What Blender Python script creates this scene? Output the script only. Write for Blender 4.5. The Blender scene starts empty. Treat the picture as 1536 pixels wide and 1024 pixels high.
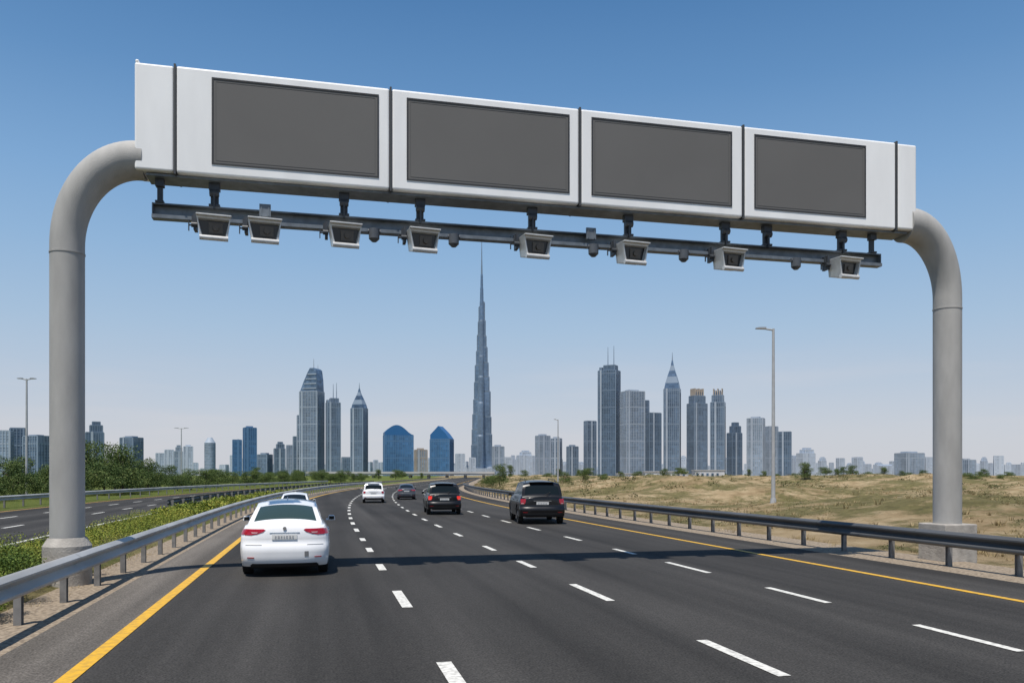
import bpy, bmesh, math, random
import numpy as np
from mathutils import Vector, noise, Matrix
random.seed(4); RN=np.random.RandomState(4)
C=bpy.context.scene.collection
F=1228.0; CX=768.0; HY=712.0; CH=2.1
A=math.atan(288/F); S=math.sin(A); K=math.cos(A)
PI=math.pi
def W(px,Z):
    u=(px-CX)/F*Z
    return (Z*S+u*K, Z*K-u*S)
def gx(px,Y):
    r=(px-CX)/F
    return Y*(S+r*K)/(K-r*S)
def zof(py,Z): return CH+(HY-py)/F*Z
def off(y):
    if y<30: return 0.0
    if y<150: return 8.5e-4*(y-30)**2
    return 12.24+.204*(y-150)
def doff(y):
    if y<30: return 0.0
    return 17e-4*(min(y,150)-30)
# ------------------------------------------------ materials
def nmat(name):
    m=bpy.data.materials.new(name); m.use_nodes=True
    nt=m.node_tree; return m,nt,nt.nodes['Principled BSDF']
def mat(name,col,rough=.6,metal=0,var=0.0,scale=5,col2=None,bump=0,bscale=40,coat=0,emit=None,es=0,stretch=None,detail=4,lo=.35,hi=.65,spec=None):
    m,nt,b=nmat(name)
    b.inputs['Roughness'].default_value=rough; b.inputs['Metallic'].default_value=metal
    b.inputs['Base Color'].default_value=(*col,1)
    if coat: b.inputs['Coat Weight'].default_value=coat; b.inputs['Coat Roughness'].default_value=.04
    if spec is not None: b.inputs['Specular IOR Level'].default_value=spec
    if emit: b.inputs['Emission Color'].default_value=(*emit,1); b.inputs['Emission Strength'].default_value=es
    tc=nt.nodes.new('ShaderNodeTexCoord'); src=tc.outputs['Object']
    if stretch:
        mp=nt.nodes.new('ShaderNodeMapping'); mp.inputs['Scale'].default_value=stretch
        nt.links.new(src,mp.inputs['Vector']); src2=mp.outputs['Vector']
    else: src2=src
    if col2 is None and var>0: col2=tuple(c*(1-var) for c in col)
    if col2 is not None:
        n=nt.nodes.new('ShaderNodeTexNoise'); n.inputs['Scale'].default_value=scale; n.inputs['Detail'].default_value=detail
        nt.links.new(src2,n.inputs['Vector'])
        r=nt.nodes.new('ShaderNodeValToRGB'); r.color_ramp.elements[0].position=lo; r.color_ramp.elements[1].position=hi
        r.color_ramp.elements[0].color=(*col,1); r.color_ramp.elements[1].color=(*col2,1)
        nt.links.new(n.outputs['Fac'],r.inputs['Fac']); nt.links.new(r.outputs['Color'],b.inputs['Base Color'])
    if bump:
        n=nt.nodes.new('ShaderNodeTexNoise'); n.inputs['Scale'].default_value=bscale; n.inputs['Detail'].default_value=3
        nt.links.new(src,n.inputs['Vector'])
        bp=nt.nodes.new('ShaderNodeBump'); bp.inputs['Strength'].default_value=bump; bp.inputs['Distance'].default_value=.02
        nt.links.new(n.outputs['Fac'],bp.inputs['Height']); nt.links.new(bp.outputs['Normal'],b.inputs['Normal'])
    return m
def asphalt(name,base,warm=(1,1,1)):
    m,nt,b=nmat(name); N=nt.nodes; L=nt.links
    tc=N.new('ShaderNodeTexCoord')
    def noi(scale,st=(1,1,1),det=4):
        mp=N.new('ShaderNodeMapping'); mp.inputs['Scale'].default_value=st; L.new(tc.outputs['Object'],mp.inputs['Vector'])
        n=N.new('ShaderNodeTexNoise'); n.inputs['Scale'].default_value=scale; n.inputs['Detail'].default_value=det
        L.new(mp.outputs['Vector'],n.inputs['Vector']); return n.outputs['Fac']
    def mr(s,a,bb,c,d):
        r=N.new('ShaderNodeMapRange'); L.new(s,r.inputs[0])
        for i,v in enumerate((a,bb,c,d)): r.inputs[i+1].default_value=v
        return r.outputs[0]
    def mul(a,bb):
        q=N.new('ShaderNodeMath'); q.operation='MULTIPLY'; L.new(a,q.inputs[0]); L.new(bb,q.inputs[1]); return q.outputs[0]
    f1=mr(noi(38,det=6),.3,.7,.5,1.55); f2=mr(noi(1.0,(1,.03,1)),.35,.65,.76,1.26); f3=mr(noi(.35,(1,.4,1)),.3,.7,.84,1.16)
    f4=mr(noi(9),.3,.7,.88,1.12); f5=mr(noi(.75,(1,.002,1),2),.35,.65,.78,1.24)
    v=mul(mul(mul(mul(f1,f2),f3),f4),f5)
    cm=N.new('ShaderNodeVectorMath'); cm.operation='SCALE'; cm.inputs[0].default_value=tuple(base*w for w in warm); L.new(v,cm.inputs['Scale'])
    L.new(cm.outputs[0],b.inputs['Base Color']); b.inputs['Roughness'].default_value=.88; b.inputs['Specular IOR Level'].default_value=.18
    bp=N.new('ShaderNodeBump'); bp.inputs['Strength'].default_value=.5; bp.inputs['Distance'].default_value=.01
    L.new(noi(90),bp.inputs['Height']); L.new(bp.outputs[0],b.inputs['Normal'])
    return m
M={}
M['asphalt']=asphalt('asphalt',.0395,(1.06,1,.93))
M['asphalt_old']=asphalt('asphalt_shoulder',.11,(1,.90,.79))
M['gravel']=mat('gravel',(.36,.29,.21),.95,col2=(.15,.115,.08),scale=14,bump=.8,bscale=30,detail=8)
M['yellow']=mat('yellow_paint',(.70,.39,.02),.6,col2=(.40,.235,.04),scale=9,lo=.42,hi=.78,detail=8)
M['white_line']=mat('white_road_paint',(.72,.70,.64),.6,col2=(.32,.31,.28),scale=14,lo=.43,hi=.75,detail=8)
M['panel']=mat('white_enamel',(.92,.92,.91),.42,var=.08,scale=1.3,stretch=(1.5,1,.35),detail=6)
M['seam']=mat('dark_seam',(.05,.055,.06),.6)
M['screen']=mat('matt_grey_display',(.150,.147,.143),.75,var=.06,scale=.6,spec=.2)
M['bezel']=mat('bezel',(.035,.035,.037),.5)
M['groove']=mat('screen_groove',(.085,.085,.085),.6)
M['concrete']=mat('grey_post_coating',(.42,.41,.39),.75,var=.18,scale=3,bump=.35,bscale=60,detail=8,stretch=(1,1,.3))
M['plinth']=mat('concrete_plinth',(.43,.40,.36),.9,var=.3,scale=4,bump=.6,bscale=25,detail=8)
M['steel']=mat('blue_grey_steel',(.19,.215,.24),.5,metal=.3,var=.3,scale=6)
M['dsteel']=mat('dark_steel',(.055,.062,.072),.5,metal=.2,var=.3,scale=8)
M['camgrey']=mat('pale_grey_casing',(.66,.66,.65),.35,metal=.15,var=.12,scale=9)
M['sensor']=mat('sensor_grey',(.10,.11,.125),.45,var=.2,scale=9)
M['lens']=mat('dark_lens',(.026,.023,.021),.18)
M['lensbar']=mat('brown_filter',(.10,.08,.06),.3)
M['galv']=mat('galvanised_rail',(.48,.475,.46),.5,metal=.35,var=.28,scale=2.2,stretch=(1,.25,1),detail=6)
M['galv_shaded']=mat('shaded_galvanised_rail',(.125,.13,.135),.55,metal=.4,var=.35,scale=2.2,stretch=(1,.25,1),detail=6)  # galvanised metal darkened in its colour to stand for backlit shade
M['post']=mat('rail_post',(.26,.255,.25),.6,metal=.3,var=.3,scale=6)
M['pole']=mat('lamp_pole',(.42,.43,.44),.5,var=.15,scale=2)
M['lamp']=mat('lamp_casing',(.30,.31,.33),.5)
M['bark']=mat('bark',(.11,.08,.055),.9,var=.4,scale=6)
def leafmat(name,c1,c2,c3,ns=.9):
    m,nt,b=nmat(name); N=nt.nodes;L=nt.links
    g=N.new('ShaderNodeNewGeometry'); n=N.new('ShaderNodeTexNoise'); n.inputs['Scale'].default_value=ns; n.inputs['Detail'].default_value=3
    L.new(g.outputs['Position'],n.inputs['Vector'])
    mx=N.new('ShaderNodeMath'); mx.operation='MULTIPLY_ADD'; L.new(g.outputs['Random Per Island'],mx.inputs[0]); mx.inputs[1].default_value=.45
    ad=N.new('ShaderNodeMath'); ad.operation='ADD'; ad.inputs[1].default_value=-.22; L.new(n.outputs['Fac'],ad.inputs[0]); L.new(ad.outputs[0],mx.inputs[2])
    r=N.new('ShaderNodeValToRGB'); e=r.color_ramp.elements; e[0].position=.28; e[0].color=(*c1,1); e[1].position=.75; e[1].color=(*c3,1)
    q=e.new(.5); q.color=(*c2,1)
    L.new(mx.outputs[0],r.inputs['Fac']); L.new(r.outputs['Color'],b.inputs['Base Color']); b.inputs['Roughness'].default_value=.7
    b.inputs['Specular IOR Level'].default_value=.2
    return m
M['leaf']=leafmat('tree_leaves',(.035,.065,.018),(.078,.12,.033),(.15,.185,.055),.4)
M['hedge']=leafmat('hedge_leaves',(.09,.125,.018),(.19,.235,.035),(.36,.33,.06))
M['shrub']=leafmat('shrub_leaves',(.05,.09,.015),(.12,.17,.03),(.22,.26,.05))
M['scrub']=leafmat('scrub_leaves',(.04,.052,.02),(.095,.10,.038),(.18,.165,.07),.5)
M['dry']=leafmat('dry_grass_blades',(.20,.15,.07),(.33,.25,.125),(.46,.36,.21))
def ground_mat():
    m,nt,b=nmat('sandy_ground'); N=nt.nodes;L=nt.links
    g=N.new('ShaderNodeNewGeometry')
    def noi(sc,det=6,rg=.6):
        n=N.new('ShaderNodeTexNoise'); n.inputs['Scale'].default_value=sc; n.inputs['Detail'].default_value=det; n.inputs['Roughness'].default_value=rg
        L.new(g.outputs['Position'],n.inputs['Vector']); return n.outputs['Fac']
    def ramp(s,els):
        r=N.new('ShaderNodeValToRGB'); e=r.color_ramp.elements
        e[0].position,e[0].color=els[0][0],(*els[0][1],1); e[1].position,e[1].color=els[-1][0],(*els[-1][1],1)
        for p,c in els[1:-1]: q=e.new(p); q.color=(*c,1)
        L.new(s,r.inputs['Fac']); return r.outputs['Color']
    sand=ramp(noi(.35,8,.75),[(.32,(.19,.135,.07)),(.5,(.35,.26,.15)),(.68,(.47,.37,.235))])
    veg=ramp(noi(1.5,8,.7),[(.3,(.055,.055,.022)),(.55,(.14,.13,.052)),(.75,(.26,.21,.10))])
    mask=ramp(noi(.13,9,.8),[(.455,(0,0,0)),(.54,(.88,.88,.88))])
    mx=N.new('ShaderNodeMix'); mx.data_type='RGBA'; L.new(mask,mx.inputs['Factor']); L.new(sand,mx.inputs['A']); L.new(veg,mx.inputs['B'])
    sx=N.new('ShaderNodeSeparateXYZ'); L.new(g.outputs['Position'],sx.inputs[0])
    ma=N.new('ShaderNodeMath'); ma.operation='MULTIPLY_ADD'; ma.inputs[1].default_value=-.15; L.new(sx.outputs['Y'],ma.inputs[0]); L.new(sx.outputs['X'],ma.inputs[2])
    mr=N.new('ShaderNodeMapRange'); L.new(ma.outputs[0],mr.inputs[0]); mr.inputs[1].default_value=-2; mr.inputs[2].default_value=-14; mr.inputs[3].default_value=0; mr.inputs[4].default_value=1
    grass=ramp(noi(2,8,.7),[(.3,(.05,.08,.014)),(.55,(.12,.145,.035)),(.75,(.25,.21,.09))])
    m2=N.new('ShaderNodeMix'); m2.data_type='RGBA'; L.new(mr.outputs[0],m2.inputs['Factor']); L.new(mx.outputs['Result'],m2.inputs['A']); L.new(grass,m2.inputs['B'])
    L.new(m2.outputs['Result'],b.inputs['Base Color']); b.inputs['Roughness'].default_value=.95; b.inputs['Specular IOR Level'].default_value=.1
    bp=N.new('ShaderNodeBump'); bp.inputs['Strength'].default_value=1; bp.inputs['Distance'].default_value=.25
    L.new(noi(2.2,9,.75),bp.inputs['Height']); L.new(bp.outputs[0],b.inputs['Normal'])
    return m
M['ground']=ground_mat()
def glassy(name,c,r=.3,metal=.4,amp=.26,cell=(7,7,5.5)):
    m,nt,b=nmat(name); N=nt.nodes;L=nt.links
    b.inputs['Roughness'].default_value=r; b.inputs['Metallic'].default_value=metal
    tc=N.new('ShaderNodeTexCoord')
    sn=N.new('ShaderNodeVectorMath'); sn.operation='SNAP'; sn.inputs[1].default_value=cell; L.new(tc.outputs['Object'],sn.inputs[0])
    wn=N.new('ShaderNodeTexWhiteNoise'); wn.noise_dimensions='3D'; L.new(sn.outputs[0],wn.inputs['Vector'])
    mp=N.new('ShaderNodeMapping'); mp.inputs['Scale'].default_value=(1,1,.18); L.new(tc.outputs['Object'],mp.inputs['Vector'])
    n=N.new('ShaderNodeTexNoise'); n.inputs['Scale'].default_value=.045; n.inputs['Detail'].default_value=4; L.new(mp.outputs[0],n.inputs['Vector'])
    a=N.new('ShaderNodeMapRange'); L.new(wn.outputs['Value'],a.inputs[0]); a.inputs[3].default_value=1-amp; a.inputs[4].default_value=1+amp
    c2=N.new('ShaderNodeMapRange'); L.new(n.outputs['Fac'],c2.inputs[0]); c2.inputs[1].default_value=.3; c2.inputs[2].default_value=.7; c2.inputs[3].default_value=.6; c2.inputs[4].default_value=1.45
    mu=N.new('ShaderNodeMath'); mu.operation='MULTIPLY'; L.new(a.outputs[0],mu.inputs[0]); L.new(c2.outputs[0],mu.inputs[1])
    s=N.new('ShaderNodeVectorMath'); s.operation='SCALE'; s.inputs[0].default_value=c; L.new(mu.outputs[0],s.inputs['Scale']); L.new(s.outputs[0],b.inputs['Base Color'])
    return m
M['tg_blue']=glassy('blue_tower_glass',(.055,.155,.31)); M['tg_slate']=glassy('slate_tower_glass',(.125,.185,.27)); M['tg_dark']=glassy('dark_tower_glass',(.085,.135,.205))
M['tg_pale']=glassy('pale_tower_glass',(.22,.285,.37),.6,.1,.2); M['tg_haze']=glassy('haze_coloured_glass',(.38,.44,.52),.8,0,.12)  # distance haze is put into the tower colours: bluish, paler when farther
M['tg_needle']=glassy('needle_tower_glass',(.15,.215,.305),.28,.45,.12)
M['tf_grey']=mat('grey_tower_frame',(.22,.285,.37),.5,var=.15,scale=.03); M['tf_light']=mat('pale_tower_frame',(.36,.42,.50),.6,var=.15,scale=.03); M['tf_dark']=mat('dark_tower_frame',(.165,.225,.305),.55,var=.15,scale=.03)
M['tf_blue']=mat('blue_tower_frame',(.09,.19,.34),.5); M['tf_haze']=mat('haze_coloured_frame',(.46,.52,.60),.8); M['tf_beige']=mat('beige_frame',(.42,.36,.30),.8,var=.2,scale=.05)  # tower frames likewise carry distance haze in their colour
M['blueroof']=mat('blue_roof',(.03,.14,.34),.35,metal=.3)
M['whitewall']=mat('white_plaster',(.60,.61,.63),.8,var=.12,scale=.3)
M['bridge']=mat('pale_bridge_concrete',(.50,.49,.48),.8,var=.15,scale=.1)
# ------------------------------------------------ helpers
class MB:
    def __init__(s): s.v=[];s.f=[];s.m=[]
    def add(s,vs,fs,m=0):
        o=len(s.v); s.v+= [tuple(v) for v in vs]; s.f+=[tuple(o+i for i in f) for f in fs]; s.m+=[m]*len(fs); return s
    def box(s,x0,x1,y0,y1,z0,z1,m=0,xf=None):
        vs=[(x,y,z) for z in (z0,z1) for y in (y0,y1) for x in (x0,x1)]
        if xf: vs=[tuple(xf@Vector(v)) for v in vs]
        return s.add(vs,[(0,2,3,1),(4,5,7,6),(0,1,5,4),(2,6,7,3),(0,4,6,2),(1,3,7,5)],m)
    def cyl(s,p0,p1,r0,r1=None,n=12,m=0,cap=True):
        r1=r0 if r1 is None else r1
        p0=Vector(p0);p1=Vector(p1);d=(p1-p0).normalized()
        a=d.orthogonal().normalized(); b=d.cross(a)
        vs=[];
        for p,r in ((p0,r0),(p1,r1)):
            for i in range(n):
                t=2*PI*i/n; vs.append(p+a*math.cos(t)*r+b*math.sin(t)*r)
        fs=[(i,(i+1)%n,n+(i+1)%n,n+i) for i in range(n)]
        if cap: fs+=[tuple(range(n-1,-1,-1)),tuple(range(n,2*n))]
        return s.add(vs,fs,m)
    def tube(s,path,rs,n=32,m=0,up=Vector((0,1,0))):
        pts=[Vector(p) for p in path]; vs=[]
        for i,p in enumerate(pts):
            t=(pts[min(i+1,len(pts)-1)]-pts[max(i-1,0)]).normalized()
            a=up.cross(t).normalized(); b=t.cross(a); r=rs[i] if isinstance(rs,(list,tuple)) else rs
            for k in range(n):
                q=2*PI*k/n; vs.append(p+a*math.cos(q)*r+b*math.sin(q)*r)
        fs=[]
        for i in range(len(pts)-1):
            for k in range(n): fs.append((i*n+k,i*n+(k+1)%n,(i+1)*n+(k+1)%n,(i+1)*n+k))
        fs+=[tuple(range(n)),tuple(range((len(pts)-1)*n,len(pts)*n))]
        return s.add(vs,fs,m)
    def prism(s,poly,y0,y1,m=0):
        n=len(poly); vs=[(x,y0,z) for x,z in poly]+[(x,y1,z) for x,z in poly]
        return s.add(vs,[tuple(range(n)),tuple(range(2*n-1,n-1,-1))]+[(i,(i+1)%n,n+(i+1)%n,n+i) for i in range(n)],m)
    def frustum(s,w0,d0,w1,d1,z0,z1,m=0,cx=0,cy=0,sx=0,sy=0):
        vs=[(cx+i*w0/2,cy+j*d0/2,z0) for j in (-1,1) for i in (-1,1)]+[(cx+sx+i*w1/2,cy+sy+j*d1/2,z1) for j in (-1,1) for i in (-1,1)]
        return s.add(vs,[(0,2,3,1),(4,5,7,6),(0,1,5,4),(2,6,7,3),(0,4,6,2),(1,3,7,5)],m)
    def build(s,name,mats,parent=None,smooth=False,bevel=0,world=False,sharp=35,recalc=True):
        vs=s.v
        if world and parent is not None:
            l=parent.location; vs=[(v[0]-l.x,v[1]-l.y,v[2]-l.z) for v in vs]
        me=bpy.data.meshes.new(name); me.from_pydata(vs,[],s.f); me.update()
        if not isinstance(mats,(list,tuple)): mats=[mats]
        for q in mats: me.materials.append(q)
        me.polygons.foreach_set('material_index',s.m)
        if recalc or smooth:
            bm=bmesh.new(); bm.from_mesh(me)
            if recalc: bmesh.ops.recalc_face_normals(bm,faces=bm.faces)
            if smooth:
                for f in bm.faces: f.smooth=True
                for e in bm.edges:
                    if len(e.link_faces)==2 and e.calc_face_angle(0)>math.radians(sharp): e.smooth=False
            bm.to_mesh(me); bm.free()
        o=bpy.data.objects.new(name,me); C.objects.link(o)
        if parent is not None: o.parent=parent
        if bevel:
            b=o.modifiers.new('b','BEVEL'); b.width=bevel; b.segments=3; b.limit_method='ANGLE'; b.harden_normals=False
        return o
def tag(o,label=None,cat=None,group=None,kind=None):
    if label: o['label']=label
    if cat: o['category']=cat
    if group: o['group']=group
    if kind: o['kind']=kind
    return o
def thing(name,loc,label,cat,rz=0,group=None):
    o=bpy.data.objects.new(name,None); C.objects.link(o); o.location=loc; o.rotation_euler=(0,0,rz)
    return tag(o,label,cat,group)
def dup(root,loc,rz,scale,label,group=None):
    r=root.copy(); C.objects.link(r); r.location=loc; r.rotation_euler=(0,0,rz); r.scale=scale; r['label']=label
    if group: r['group']=group
    for ch in list(root.children):
        c=ch.copy(); C.objects.link(c); c.parent=r
        for g in list(ch.children):
            d=g.copy(); C.objects.link(d); d.parent=c
    return r
def sm(t): t=max(0,min(1,t)); return t*t*(3-2*t)
# ------------------------------------------------ terrain
def hgt(x,y):
    d=x-off(y)
    if d>14.4:
        t=sm((d-15)/22); dist=math.hypot(x,y); fade=1-sm((dist-500)/500)
        n1=noise.noise((x*.045,y*.045,1.3)); n2=noise.noise((x*.13,y*.13,5.1)); n3=noise.noise((x*.5,y*.5,9))
        dune=max(-.5,n1*2.1+.1)*1.2+n2*.8
        return -.05-.12*sm((d-14.4)/2)+fade*(t*(dune+.4)+(.14*n3+.07*noise.noise((x*1.4,y*1.4,4)))*sm((d-15)/4))
    if d<-22:
        t=sm((-22-d)/12); return -.05+t*.5*(noise.noise((x*.06,y*.06,2))+.4)*(1-sm((math.hypot(x,y)-400)/400))
    if -8.5<d<-4.6:
        return -.04+.22*sm((-4.6-d)/1)*sm((d+8.5)/1)
    return -.04
def steps(lst):
    out=[]
    for a,b,n in lst: out+=list(np.linspace(a,b,n,endpoint=False))
    return out
ds=steps([(-12000,-1000,8),(-1000,-200,12),(-200,-60,24),(-60,-22,20),(-22,-8.6,3),(-8.6,-4.5,12),(-4.5,14.4,3),(14.4,20,14),(20,60,80),(60,200,100),(200,500,50),(500,12000,18)])+[12000]
ys=steps([(-400,0,8),(0,8,4),(8,60,90),(60,200,110),(200,600,70),(600,1500,20),(1500,12000,12)])+[14000]
vs=[(d+off(y),y,hgt(d+off(y),y)) for y in ys for d in ds]
nd=len(ds); fs=[(j*nd+i,j*nd+i+1,(j+1)*nd+i+1,(j+1)*nd+i) for j in range(len(ys)-1) for i in range(nd-1)]
g=MB(); g.add(vs,fs); go=g.build('ground',M['ground'],smooth=True,sharp=180,recalc=False); tag(go,kind='structure')
def strip(name,x0,x1,y0,y1,z,m,nx=1,kind='structure'):
    yy=steps([(y0,y1,max(2,int((y1-y0)/4)))])+[y1]; b=MB(); n=nx+1
    v=[(x0+(x1-x0)*i/nx+off(y),y,z) for y in yy for i in range(n)]
    b.add(v,[(j*n+i,j*n+i+1,(j+1)*n+i+1,(j+1)*n+i) for j in range(len(yy)-1) for i in range(nx)])
    return tag(b.build(name,m,recalc=False),kind=kind)
strip('gravel_verge',-4.75,-3.3,-40,420,-.008,M['gravel'])
strip('gravel_verge',12.9,15.3,-40,420,-.008,M['gravel'])
strip('road',-3.55,13.25,-60,700,0,M['asphalt'],4)
strip('road_shoulder',-3.6,-2.62,-60,420,.004,M['asphalt_old'])
strip('opposite_road',-18.6,-8.7,-60,700,0,M['asphalt'],3)
strip('edge_line',-2.62,-2.44,-10,400,.008,M['yellow']); strip('edge_line',11.27,11.43,-10,400,.008,M['yellow'])
strip('edge_line',-9.25,-9.1,-10,400,.004,M['white_line']); strip('edge_line',-18.2,-18.05,-10,400,.004,M['yellow'])
def dashes(name,x,spans,w):
    b=MB()
    for y0,y1 in spans:
        ya=[y0,(y0+y1)/2,y1]
        v=[(x+s*w/2+off(y),y,.008) for y in ya for s in (-1,1)]
        b.add(v,[(0,1,3,2),(2,3,5,4)])
    return tag(b.build(name,M['white_line'],recalc=False),kind='structure')
def ycv(X,Z): return (Z-X*S)/K
def spans(X,zs,sp,ln):
    out=[(ycv(X,a),ycv(X,b)) for a,b in zs]; y=out[-1][0]+sp
    while y<330: out.append((y,y+ln)); y+=sp
    return out
def zpy(y): return F*CH/(y-HY)
dashes('lane_marking',1.35,spans(1.35,[(zpy(1080),zpy(993)),(zpy(911),zpy(886)),(zpy(855),zpy(846)),(zpy(827.5),zpy(821.5)),(zpy(811),zpy(807))],4.4,1.7),.17)
dashes('lane_marking',4.72,spans(4.72,[(zpy(1014),zpy(960)),(zpy(901),zpy(876)),(zpy(851),zpy(841)),(zpy(825.5),zpy(818.5)),(zpy(804),zpy(799.5))],4.9,1.8),.15)
dashes('lane_marking',8.12,spans(8.12,[(zpy(977),zpy(937)),(zpy(904),zpy(881)),(zpy(859),zpy(843)),(zpy(831),zpy(823)),(zpy(810.5),zpy(804.5))],5,1.9),.14)
dashes('lane_marking',-12.2,[(y,y+2.2) for y in np.arange(6,260,6)],.16)
dashes('lane_marking',-15.2,[(y,y+2.2) for y in np.arange(8,260,6)],.16)
# ------------------------------------------------ guardrails
WP=[(0,.42),(.035,.435),(.085,.475),(.085,.505),(.03,.55),(.0,.59),(.03,.63),(.085,.675),(.085,.705),(.035,.745),(0,.76)]
def guardrail(label,x,side,y0,y1,sp,mr,group=None,zb=0,z_s=1):
    root=thing('guardrail',(x+off(y0),y0,zb),label,'guardrail',group=group)
    prof=WP+[(a-.012,b) for a,b in reversed(WP)]; n=len(prof)
    yy=list(np.arange(y0,y1,3.0))+[y1]; b=MB()
    v=[(x+off(y)+side*a*1.2,y,zb+c*z_s) for y in yy for a,c in prof]
    b.add(v,[(j*n+i,j*n+(i+1)%n,(j+1)*n+(i+1)%n,(j+1)*n+i) for j in range(len(yy)-1) for i in range(n)]+[tuple(range(n)),tuple(range((len(yy)-1)*n,len(yy)*n))])
    beam=b.build('rail_beam',mr,root,smooth=True,world=True,sharp=50)
    y=y0+.4; cnt=0
    while y<y1 and cnt<98:
        p=MB(); xo=x+off(y)-side*.13
        p.box(xo-.015,xo+.015,y-.05,y+.05,zb-.3,zb+.72)
        p.box(xo-.05,xo+.05,y-.055,y-.045,zb-.3,zb+.715); p.box(xo-.05,xo+.05,y+.045,y+.055,zb-.3,zb+.715)
        lo,hi=sorted((xo+side*.05,x+off(y)-side*.014))
        p.box(lo,hi,y-.05,y+.05,zb+.47,zb+.70)
        p.build('rail_post',M['post'],root,world=True); cnt+=1; y+=sp
    y=y0+3
    while y<min(y1,70):
        s_=MB(); k=len(WP); v=[(x+off(q)+side*(a*1.2+.006),q,zb+c*z_s) for q in (y,y+.32) for a,c in WP]
        s_.add(v,[(i,i+1,k+i+1,k+i) for i in range(k-1)]); q=s_.build('splice_plate',mr,root,smooth=True,world=True,sharp=50,recalc=False); q.parent=beam; y+=4
    return root
guardrail('galvanised crash barrier along the yellow-lined left shoulder, running past the left gantry post',-4.0,1,4,170,2.1,M['galv'],z_s=1.03)
guardrail('galvanised crash barrier, coloured dark for backlit shade, along the right shoulder in front of the sandy desert',14.05,-1,6,170,1.95,M['galv_shaded'],z_s=1.06)
guardrail('thin far crash barrier beyond the opposite carriageway in front of the green trees',-20.6,1,20,200,3,M['galv'])
guardrail('short distant crash barrier beside the hedge on the inner edge of the opposite carriageway',-8.35,-1,48,190,3,M['galv_shaded'])
# ------------------------------------------------ gantry
GY=17.0
gan=thing('overhead_sign_gantry',(gx(101,GY),GY+.35,0),'huge white overhead gantry with four blank displays on two curved grey posts','gantry')
XL=gx(101,GY+.35); XR=gx(1421,GY+.35)
def gpost(x,dirn,xe,z0,zc,rz,r0,r1):
    rx=abs(xe-x); path=[(x,GY+.35,z0)]; rs=[r0]
    for z in np.linspace(z0+.5,zc-rz,6): path.append((x,GY+.35,z)); rs.append(r0)
    for t in np.linspace(0,1,26)[1:]:
        q=t*PI/2; path.append((x+dirn*rx*(1-math.cos(q)),GY+.35,zc-rz+rz*math.sin(q))); rs.append(r0+(r1-r0)*sm(t))
    path.append((xe+dirn*.1,GY+.35,zc)); rs.append(r1)
    b=MB(); b.tube(path,rs,44); p=b.build('gantry_post',M['concrete'],gan,smooth=True,world=True)
    r=MB(); zz=6.35 if dirn>0 else 6.2
    r.cyl((x,GY+.35,zz),(x,GY+.35,zz+.03),r0+.01,r0+.01,40); s_=r.build('post_joint',M['concrete'],gan,smooth=True,world=True)
    s_.parent=p
    return p
pl=gpost(XL,1,-3.45,.0,8.27,1.75,.305,.37)
pr=gpost(XR,-1,14.0,.0,8.22,1.75,.325,.42)
b=MB(); b.cyl((XL,GY+.35,-.1),(XL,GY+.35,.74),.43,.43,40); b.cyl((XL,GY+.35,.74),(XL,GY+.35,.90),.43,.33,40,cap=False)
b.build('post_footing',M['plinth'],gan,smooth=True,world=True)
b=MB(); b.box(XR-.46,XR+.46,GY-.12,GY+.82,-.3,.90); b.build('post_footing',M['plinth'],gan,bevel=.03,world=True)
Z0,Z1=7.98,10.06; GD=.75
xs=[-3.5,-2.75,1.42,5.51,9.42,13.46,14.04]
scr={1:(-2.04,1.147),2:(1.777,5.235),3:(5.797,9.098),4:(9.719,12.58)}
for i in range(6):
    a,c=xs[i],xs[i+1]; gp=.022; b=MB()
    dz=-.015 if i in (0,5) else 0
    b.box(a+gp,c-gp,GY,GY+GD,Z0-dz,Z1+dz)
    if i==0: b.box(-3.475,-3.40,GY+.02,GY+.3,Z1-.012,Z1+.06)
    h=b.build('end_cap' if i in (0,5) else 'display_cabinet',M['panel'],gan,bevel=.045,world=True,smooth=False)
    if i in scr:
        s0,s1=scr[i]; fr=MB(); t=.03; z0,z1=8.225,9.87
        fr.box(s0-t,s1+t,GY-.014,GY+.01,z1,z1+t); fr.box(s0-t,s1+t,GY-.014,GY+.01,z0-t,z0)
        fr.box(s0-t,s0,GY-.014,GY+.01,z0,z1); fr.box(s1,s1+t,GY-.014,GY+.01,z0,z1)
        f=fr.build('display_bezel',M['bezel'],gan,world=True); f.parent=h
        q=MB(); q.box(s0,s1,GY-.004,GY+.01,z0,z1); f=q.build('display_screen',M['screen'],gan,world=True); f.parent=h
        fr=MB(); e=.045
        for (a0,a1,b0,b1) in ((s0+e,s1-e,z1-e-.006,z1-e),(s0+e,s1-e,z0+e,z0+e+.006),(s0+e,s0+e+.006,z0+e+.006,z1-e-.006),(s1-e-.006,s1-e,z0+e+.006,z1-e-.006)): fr.box(a0,a1,GY-.008,GY-.003,b0,b1)
        f=fr.build('screen_groove',M['groove'],gan,world=True); f.parent=h
b=MB(); b.box(-3.42,13.96,GY+.05,GY+GD-.05,Z0+.05,Z1-.05)
for i in range(1,6): b.box(xs[i]-.019,xs[i]+.019,GY-.012,GY+GD+.01,Z0-.03,Z1+.03)
b.build('cabinet_core',M['seam'],gan,world=True)
b=MB(); b.box(-3.3,13.85,GY+.12,GY+GD-.08,Z0-.05,Z0-.006); b.build('underside_tray',M['steel'],gan,world=True)
BX0,BX1=gx(228,GY+.3),gx(1321,GY+.3); BY=GY+.28
b=MB(); b.box(BX0,BX1,BY+.14,BY+.16,7.17,7.43); b.box(BX0,BX1,BY,BY+.16,7.43,7.455); b.box(BX0,BX1,BY-.03,BY+.16,7.145,7.17)
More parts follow.
